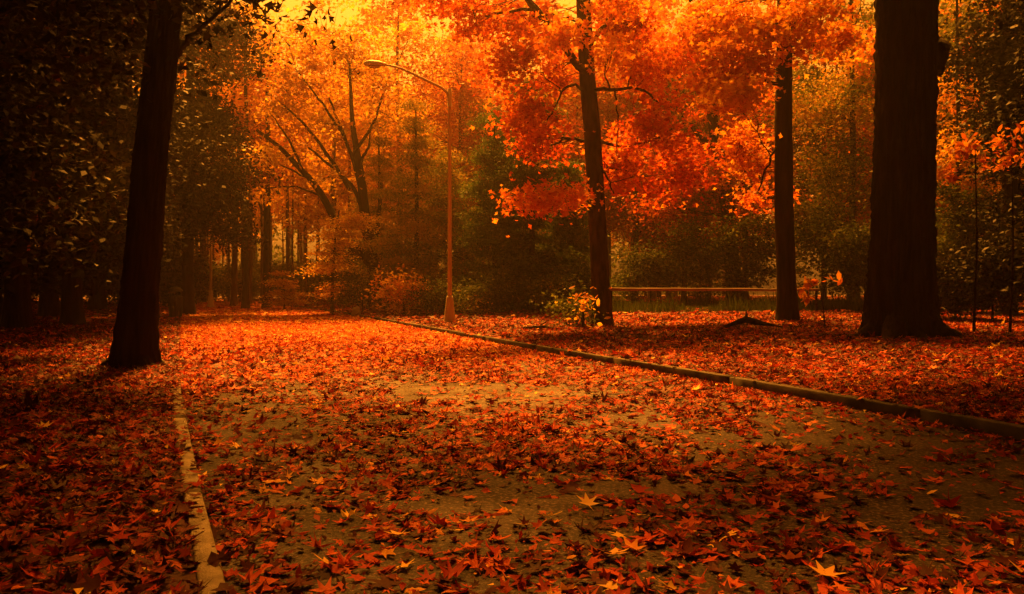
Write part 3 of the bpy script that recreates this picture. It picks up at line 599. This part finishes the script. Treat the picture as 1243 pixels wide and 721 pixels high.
# ---- far misty woods: copies of golden / orange trees
GF = 'tall misty trees beyond the road'; LF = 'tall thin golden tree in the mist beyond the end of the road'
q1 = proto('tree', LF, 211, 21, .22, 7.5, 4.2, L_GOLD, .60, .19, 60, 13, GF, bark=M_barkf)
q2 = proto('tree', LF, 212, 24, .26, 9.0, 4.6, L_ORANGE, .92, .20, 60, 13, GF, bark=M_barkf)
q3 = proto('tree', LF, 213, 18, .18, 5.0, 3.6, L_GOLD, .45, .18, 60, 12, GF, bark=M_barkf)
Q = [q1, q2, q3]; used = [False] * 3
rr = random.Random(5); placed = []
tries = 0
while len(placed) < 74 and tries < 4000:
    tries += 1
    D = rr.uniform(56, 108); px = rr.uniform(190, 820) if len(placed) < 56 else rr.uniform(-150, 1400)
    x = at(px, 0, D)[0]
    if min([math.hypot(x - a_, D - b_) for a_, b_ in placed] + [9]) < 3.2: continue
    if D < 66 and 240 < px < 400 and rr.random() < .4: continue
    placed.append((x, D)); k = len(placed) % 3; p = Q[k]; loc = (x, D, 0.0 if D > 95 else float(gz(x, D)) - .03)
    if not used[k]: p.location = loc; used[k] = True
    else: dup(p, loc, rr.uniform(0, 6), rr.uniform(.85, 1.2) * (.90 if 320 < px < 520 and D < 90 else 1.0))
# right woods behind rail
GR = 'trees of the right wood behind the rail'; LR = 'autumn tree in the right wood behind the rail'
s1 = proto('tree', LR, 221, 17, .20, 3.5, 3.6, L_ORANGE, .30, .12, 150, 15, GR)
s2 = proto('tree', LR, 222, 16, .17, 3.0, 3.4, L_OLIVE, .65, .12, 150, 15, GR)
Q = [s1, s2]; used = [False] * 2
for i, (px, D) in enumerate([(770, 52), (830, 50), (905, 53), (1000, 48), (1065, 45), (1130, 44), (700, 56), (1200, 40), (1260, 36), (1320, 30), (860, 62), (960, 64), (1040, 58), (620, 54), (1150, 56), (800, 72), (560, 56)]):
    x = at(px, 0, D)[0]; p = Q[i % 2]; loc = (x, D, float(gz(x, D)) - .02)
    if not used[i % 2]: p.location = loc; used[i % 2] = True
    else: dup(p, loc, random.uniform(0, 6), random.uniform(.85, 1.15))
pu = shrub(20, 62, 40, 3.4, 'dim understorey bush far back between the trunks', 241, L_DARK, .5, n=42, per=110, leaf=.14, name='understorey_bush', sig=(.5, .5, .4), group='understorey bushes deep in the wood')
pv_ = shrub(262, 75, 34, 3.4, 'dim understorey bush far back between the trunks', 242, L_OLIVE, .35, n=42, per=90, leaf=.16, name='understorey_bush', sig=(.6, .6, .4), group='understorey bushes deep in the wood')
for i, (px, D, q) in enumerate([(-60, 55, 0), (-10, 50, 0), (55, 58, 0), (90, 62, 0), (125, 58, 0), (150, 66, 0), (180, 62, 0), (208, 66, 0), (235, 72, 1), (272, 80, 1), (300, 74, 1), (325, 84, 1), (352, 78, 1), (380, 72, 1), (405, 66, 1), (430, 60, 1), (215, 58, 0), (460, 56, 1), (340, 95, 1), (370, 92, 1), (290, 92, 1)]):
    x = at(px, 0, D)[0]; dup(pv_ if q else pu, (x, D, float(gz(x, D)) if D < 95 else 0), i * 1.7, .9 + .3 * ((i * 37) % 10) / 10)
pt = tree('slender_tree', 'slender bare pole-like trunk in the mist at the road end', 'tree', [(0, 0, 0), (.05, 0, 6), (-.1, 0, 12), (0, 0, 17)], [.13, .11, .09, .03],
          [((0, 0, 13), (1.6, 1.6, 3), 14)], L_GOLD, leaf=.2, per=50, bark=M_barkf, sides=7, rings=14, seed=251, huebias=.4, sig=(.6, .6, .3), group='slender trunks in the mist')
rs = random.Random(9); fst = True
for i in range(34):
    px = rs.uniform(232, 425) if i < 26 else rs.uniform(120, 240); D = rs.uniform(58, 90); x = at(px, 0, D)[0]
    if fst: pt.location = (x, D, float(gz(x, D)) - .02); fst = False
    else: dup(pt, (x, D, float(gz(x, D)) - .02), rs.uniform(0, 6), rs.uniform(.7, 1.2))
# two distinct misty trunks at the road end
for px, D, r, lb, sd_ in ((298, 53, .22, 'straight dark trunk at the road end left of the forked misty tree', 231), (324, 55, .27, 'forked misty tree at the road end behind the small sapling', 232)):
    x = at(px, 0, D)[0]; g = np.array([x, D, .2])
    lim = [([at(px, 250, D), at(px + 14, 230, D), at(px + 22, 200, D)], .1, .04), ([at(px, 270, D), at(px - 10, 245, D), at(px - 14, 215, D)], .08, .03)] if px > 300 else ()
    tree('tree', lb, 'tree', [g, at(px, 300, D), at(px + 2, 150, D), at(px, 40, D)], [r, r * .85, r * .6, r * .3],
         [lobe(px, 200, D, 28, 30, 2, 12, 1, -.3), lobe(px, 90, D, 40, 50, 2.5, 20), lobe(px - 15, 150, D, 30, 30, 2, 10, 1, -.2)], L_ORANGE, leaf=.13, per=120, seed=sd_, huebias=.5, limbs=lim, sig=(.6, .6, .3))

# ---- wood closing the far view; unseen sides and back added for shade
def wood_ring():
    rg = np.random.default_rng(77); b = MB(); C_ = []
    for k in range(330):
        while True:
            a_ = rg.uniform(0, 2 * np.pi); r = rg.uniform(34, 66); x = math.sin(a_) * r * .95; y = 42 + math.cos(a_) * r * 1.35
            if y > 110 or y < -9 or x < -34 - .18 * y or x > 27 + .15 * y: break
        h = rg.uniform(15, 22); b.tube([(x, y, -.1), (x + rg.normal(0, .3), y, h * .5), (x, y, h)], [rg.uniform(.2, .4), .2, .05], 6)
        m_ = 170 if y < 88 else 330; low = 1.0 if y < 88 else 0.3
        z = rg.uniform(low, h, m_); rr_ = 3.0 * np.sqrt(rg.random(m_)); t_ = rg.uniform(0, 6.28, m_)
        C_.append(np.stack([x + rr_ * np.cos(t_), y + rr_ * np.sin(t_), z], 1))
    C_ = np.concatenate(C_); n = len(C_)
    o = b.build('far_woods', M_bark); tag(o, 'dense dark wood closing off the far view, unseen sides added for shade', 'woods', kind='stuff')
    leaves('foliage', C_, rg.uniform(.25, .5, n), STAR, np.clip(rg.normal(.45, .25, n), 0, 1), L_OLIVE, o, tilt=1.2, rg=rg)
wood_ring()

# ---- undergrowth strip behind the rail
n = 15000; px = rng.uniform(735, 1060, n); D = rng.uniform(33.5, 40, n); x = (px - 621.5) / F * D
hgt = rng.uniform(.1, .95, n) * (0.15 + 1.1 * noise2(x * .9, D * .9) ** 1.5); z0_ = gz(x, D)
V = np.zeros((n, 4, 3)); ang = rng.uniform(0, 6.28, n); wv = .018
for k, (s_, t_) in enumerate(((-1, 0), (1, 0), (.3, 1), (-.3, 1))):
    V[:, k, 0] = x + np.cos(ang) * wv * s_ + t_ * rng.normal(0, .12, n) * (1 if k == 2 else 0); V[:, k, 1] = D + np.sin(ang) * wv * s_; V[:, k, 2] = z0_ + t_ * hgt
V[:, 3, 0] = V[:, 2, 0] - .012; V[:, 2, 0] += .0
o = link('undergrowth', mesh_np('undergrowth', V.reshape(-1, 3), np.arange(n * 4), 4, np.repeat(rng.uniform(.0, .3, n), 4)), L_OLIVE)
tag(o, 'olive and tan weeds growing behind and under the rail', 'undergrowth', kind='stuff')

# ------------------------------------------------------------------ street lamps
def street_lamp(base, H, arm, side, rise, label, sc=1.0):
    root = empty('street_lamp', base, label, 'street lamp', 'street lamps along the road')
    b = MB(); z = np.linspace(0, H, 12); b.tube(np.stack([z * 0, z * 0, z], 1), np.interp(z, [0, H], [.088, .052]), 12); b.build('pole', M_pole, root)
    b = MB(); zz = np.array([0, .1, .55, .62, .9, 1.0]); b.tube(np.stack([zz * 0, zz * 0, zz], 1), np.array([.24, .22, .17, .15, .13, .10]), 8); b.build('base_cover', M_pole, root, None, False)
    P = np.array([(0, 0, H - .35), (side * arm * .03, 0, H - .02), (side * arm * .5, 0, H + rise * .55), (side * arm * .8, 0, H + rise * .92), (side * arm, 0, H + rise)])
    b = MB(); b.tube(curve_pts(P, 16), np.linspace(.055, .038, 16), 8); b.build('arm', M_pole, root)
    b = MB(); b.tube(np.array([(0, 0, H - .6), (0, 0, H - .3), (0, 0, H + .05)]), [.085, .085, .075], 10); b.build('collar', M_pole, root)
    # cobra head: flattened tapered shell
    hd = []; L = .85
    for t, w_, h_ in ((0, .05, .05), (.12, .09, .08), (.35, .17, .13), (.7, .20, .14), (.92, .14, .10), (1.0, .05, .04)):
        hd.append((t, w_, h_))
    V = []; ns = 12
    for t, w_, h_ in hd:
        for k in range(ns):
            a_ = 2 * math.pi * k / ns; zz_ = math.sin(a_) * h_; zz_ = max(zz_, -h_ * .45)
            V.append((side * (arm + t * L), math.cos(a_) * w_, H + rise + .02 + zz_ + t * .03))
    Fq = []
    for i in range(len(hd) - 1):
        for k in range(ns): Fq.append((i * ns + k, i * ns + (k + 1) % ns, (i + 1) * ns + (k + 1) % ns, (i + 1) * ns + k))
    for r0 in (0, (len(hd) - 1) * ns):
        for k in range(1, ns - 2, 2): Fq.append((r0, r0 + k, r0 + k + 1, r0 + k + 2))
    b = MB(); b.add(V, Fq); hdo = b.build('lamp_head', M_head, root)
    V = []
    for i in range(5):
        f = math.cos(math.pi / 2 * i / 4.3)
        for k in range(12):
            a_ = 2 * math.pi * k / 12
            V.append((side * (arm + .52 * L + math.cos(a_) * .22 * f), math.sin(a_) * .13 * f, H + rise - .035 - .09 * math.sin(math.pi / 2 * i / 4.3)))
    Fq = [(i * 12 + k, i * 12 + (k + 1) % 12, (i + 1) * 12 + (k + 1) % 12, (i + 1) * 12 + k) for i in range(4) for k in range(12)]
    b = MB(); b.add(V, Fq); b.build('lens', M_glass, hdo)
    return root
g = ground(546, 392); D = g[1]
Hp = at(0, 110, D)[2] - g[2]; street_lamp(g, Hp, 76 / F * D, -1, 30 / F * D, 'tall grey street lamp whose arm reaches left over the road')
D = 52.0; g = np.array([at(256, 373, D)[0], D, .2]); Hp = at(0, 208, D)[2] - g[2]
l2 = street_lamp(g, Hp, 20 / F * D, 1, 13 / F * D, 'pale lit post with flared base on the left side at the road end')
D = 84.0; g = np.array([at(276, 364, D)[0], D, .1]); Hp = at(0, 262, D)[2] - g[2]
street_lamp(g, Hp, 14 / F * D, 1, 10 / F * D, 'farthest street lamp, head just visible in the mist')

# ------------------------------------------------------------------ rail fence
D = 31.5; x0 = at(742, 0, D)[0]; x1 = at(992, 0, D)[0]
zr = at(0, 352.5, D)[2]; root = empty('rail_fence', ((x0 + x1) / 2, D, float(gz((x0 + x1) / 2, D))), 'long weathered wooden rail on low posts behind the right verge', 'fence')
off0 = np.array(root.location); nseg = 2; xs = np.array([x0, at(950, 0, D)[0], x1])
for i in range(nseg):
    P = curve_pts([(xs[i] - .1, D, zr + [.05, 0, .03][i]), ((xs[i] + xs[i + 1]) / 2, D, zr + .03), (xs[i + 1] + .1, D + .03, zr + [.02, .03, -.02][i])], 14, .006)
    b = MB(); b.tube(P, np.linspace(.06, .05, 14), 10, .1, i); b.build('rail', M_rail, root, off0)
for i in range(nseg + 1):
    gg = float(gz(xs[i], D)); b = MB(); b.tube([(xs[i], D + .12, gg - .2), (xs[i], D + .12, gg + .5), (xs[i] + .02, D + .12, zr + .12)], [.06, .055, .05], 8, .1, i); b.build('post', M_bark, root, off0)

# ------------------------------------------------------------------ litter bin, stone, fallen branch
g = ground(213, 387.5)
root = empty('litter_bin', g, 'dark upright litter bin on the left verge beside the leaning trunk', 'litter bin')
b = MB(); zz = np.array([.10, .14, .5, .85, .98, 1.02]); b.tube(np.stack([zz * 0, zz * 0, zz], 1), [.22, .24, .27, .29, .29, .27], 16); b.build('body', M_bin, root)
b = MB()
for k in range(18):
    a_ = 2 * math.pi * k / 18; b.tube([(math.cos(a_) * .255, math.sin(a_) * .255, .12), (math.cos(a_) * .31, math.sin(a_) * .31, 1.0)], [.012, .012], 4)
b.build('slatted_side', M_bin, root)
b = MB(); b.tube([(0, 0, 1.22), (0, 0, 1.27), (0, 0, 1.38), (0, 0, 1.44)], [.30, .31, .2, .05], 16); b.build('lid', M_bin, root)
for a_ in (0.7, 2.8, 4.9):
    b = MB(); b.tube([(math.cos(a_) * .26, math.sin(a_) * .26, 1.0), (math.cos(a_) * .26, math.sin(a_) * .26, 1.24)], [.015, .015], 5); b.build('support', M_bin, root)
b = MB(); b.tube([(0, 0, -.05), (0, 0, .1)], [.12, .12], 10); b.build('foot', M_bin, root)

def stone(c_, r, label):
    rg = np.random.default_rng(4); n1, n2 = 10, 16; V = []
    for i in range(n1 + 1):
        for j in range(n2):
            th = math.pi * i / n1; ph = 2 * math.pi * j / n2
            d = np.array([math.sin(th) * math.cos(ph), math.sin(th) * math.sin(ph), math.cos(th)])
            q = 1 + .18 * math.sin(3 * d[0] + 1) * math.cos(2.5 * d[1]) + .1 * math.sin(5 * d[2] + d[0] * 4)
            V.append(d * q * np.array(r))
    Fq = [(i * n2 + j, i * n2 + (j + 1) % n2, (i + 1) * n2 + (j + 1) % n2, (i + 1) * n2 + j) for i in range(n1) for j in range(n2)]
    b = MB(); b.add(V, Fq); o = b.build('boulder', M_rock); o.location = c_; tag(o, label, 'boulder')
g = np.array([at(432, 370, 39)[0], 39, 0]); g[2] = float(gz(g[0], g[1])) + .2
stone(tuple(g), (.26, .2, .3), 'rounded tan boulder near the far end of the right kerb')
g = ground(905, 401)
root = empty('fallen_branch', g, 'dark crooked fallen branch on the leafy right verge below the rail', 'branch')
b = MB(); b.tube(curve_pts([(-.75, .1, .02), (-.35, 0, .16), (0, 0, .34), (.3, 0, .2), (1.0, -.05, .10)], 14, .012), [.03, .04, .05, .06, .07, .08, .09, .085, .08, .06, .05, .04, .03, .02], 8, .2, 3)
b.build('stem', M_bark, root)
b = MB(); b.tube(curve_pts([(0, 0, .3), (.05, .02, .42), (.02, 0, .52)], 6, .01), np.linspace(.06, .015, 6), 6); b.build('stub', M_bark, root)
g = ground(655, 401)
root = empty('fallen_branch', g, 'short dark stick on the leaves below the black evergreen trunk', 'branch')
b = MB(); b.tube(curve_pts([(-.5, .1, .05), (0, 0, .12), (.55, -.1, .06)], 10, .012), np.linspace(.05, .03, 10), 7, .2, 3); b.build('stem', M_bark, root)
b = MB(); b.tube(curve_pts([(0, 0, .12), (.15, .1, .25), (.3, .15, .28)], 6, .01), np.linspace(.03, .01, 6), 5); b.build('stub', M_bark, root)

# ------------------------------------------------------------------ haze
bm_ = MB(); bm_.box((0, 0, 17), (152, 152, 18.5)); hz = bm_.build('haze', None, None, None, False)
m, n_, out = newmat('haze_air'); pv = n_.nodes.new('ShaderNodeVolumePrincipled')
pv.inputs['Color'].default_value = (0.92, 0.90, 0.86, 1); pv.inputs['Density'].default_value = HAZE_DENSITY; pv.inputs['Anisotropy'].default_value = 0.86
n_.links.new(pv.outputs[0], out.inputs['Volume']); hz.data.materials.append(m); tag(hz, 'orange autumn mist filling the woods', 'haze', kind='stuff')
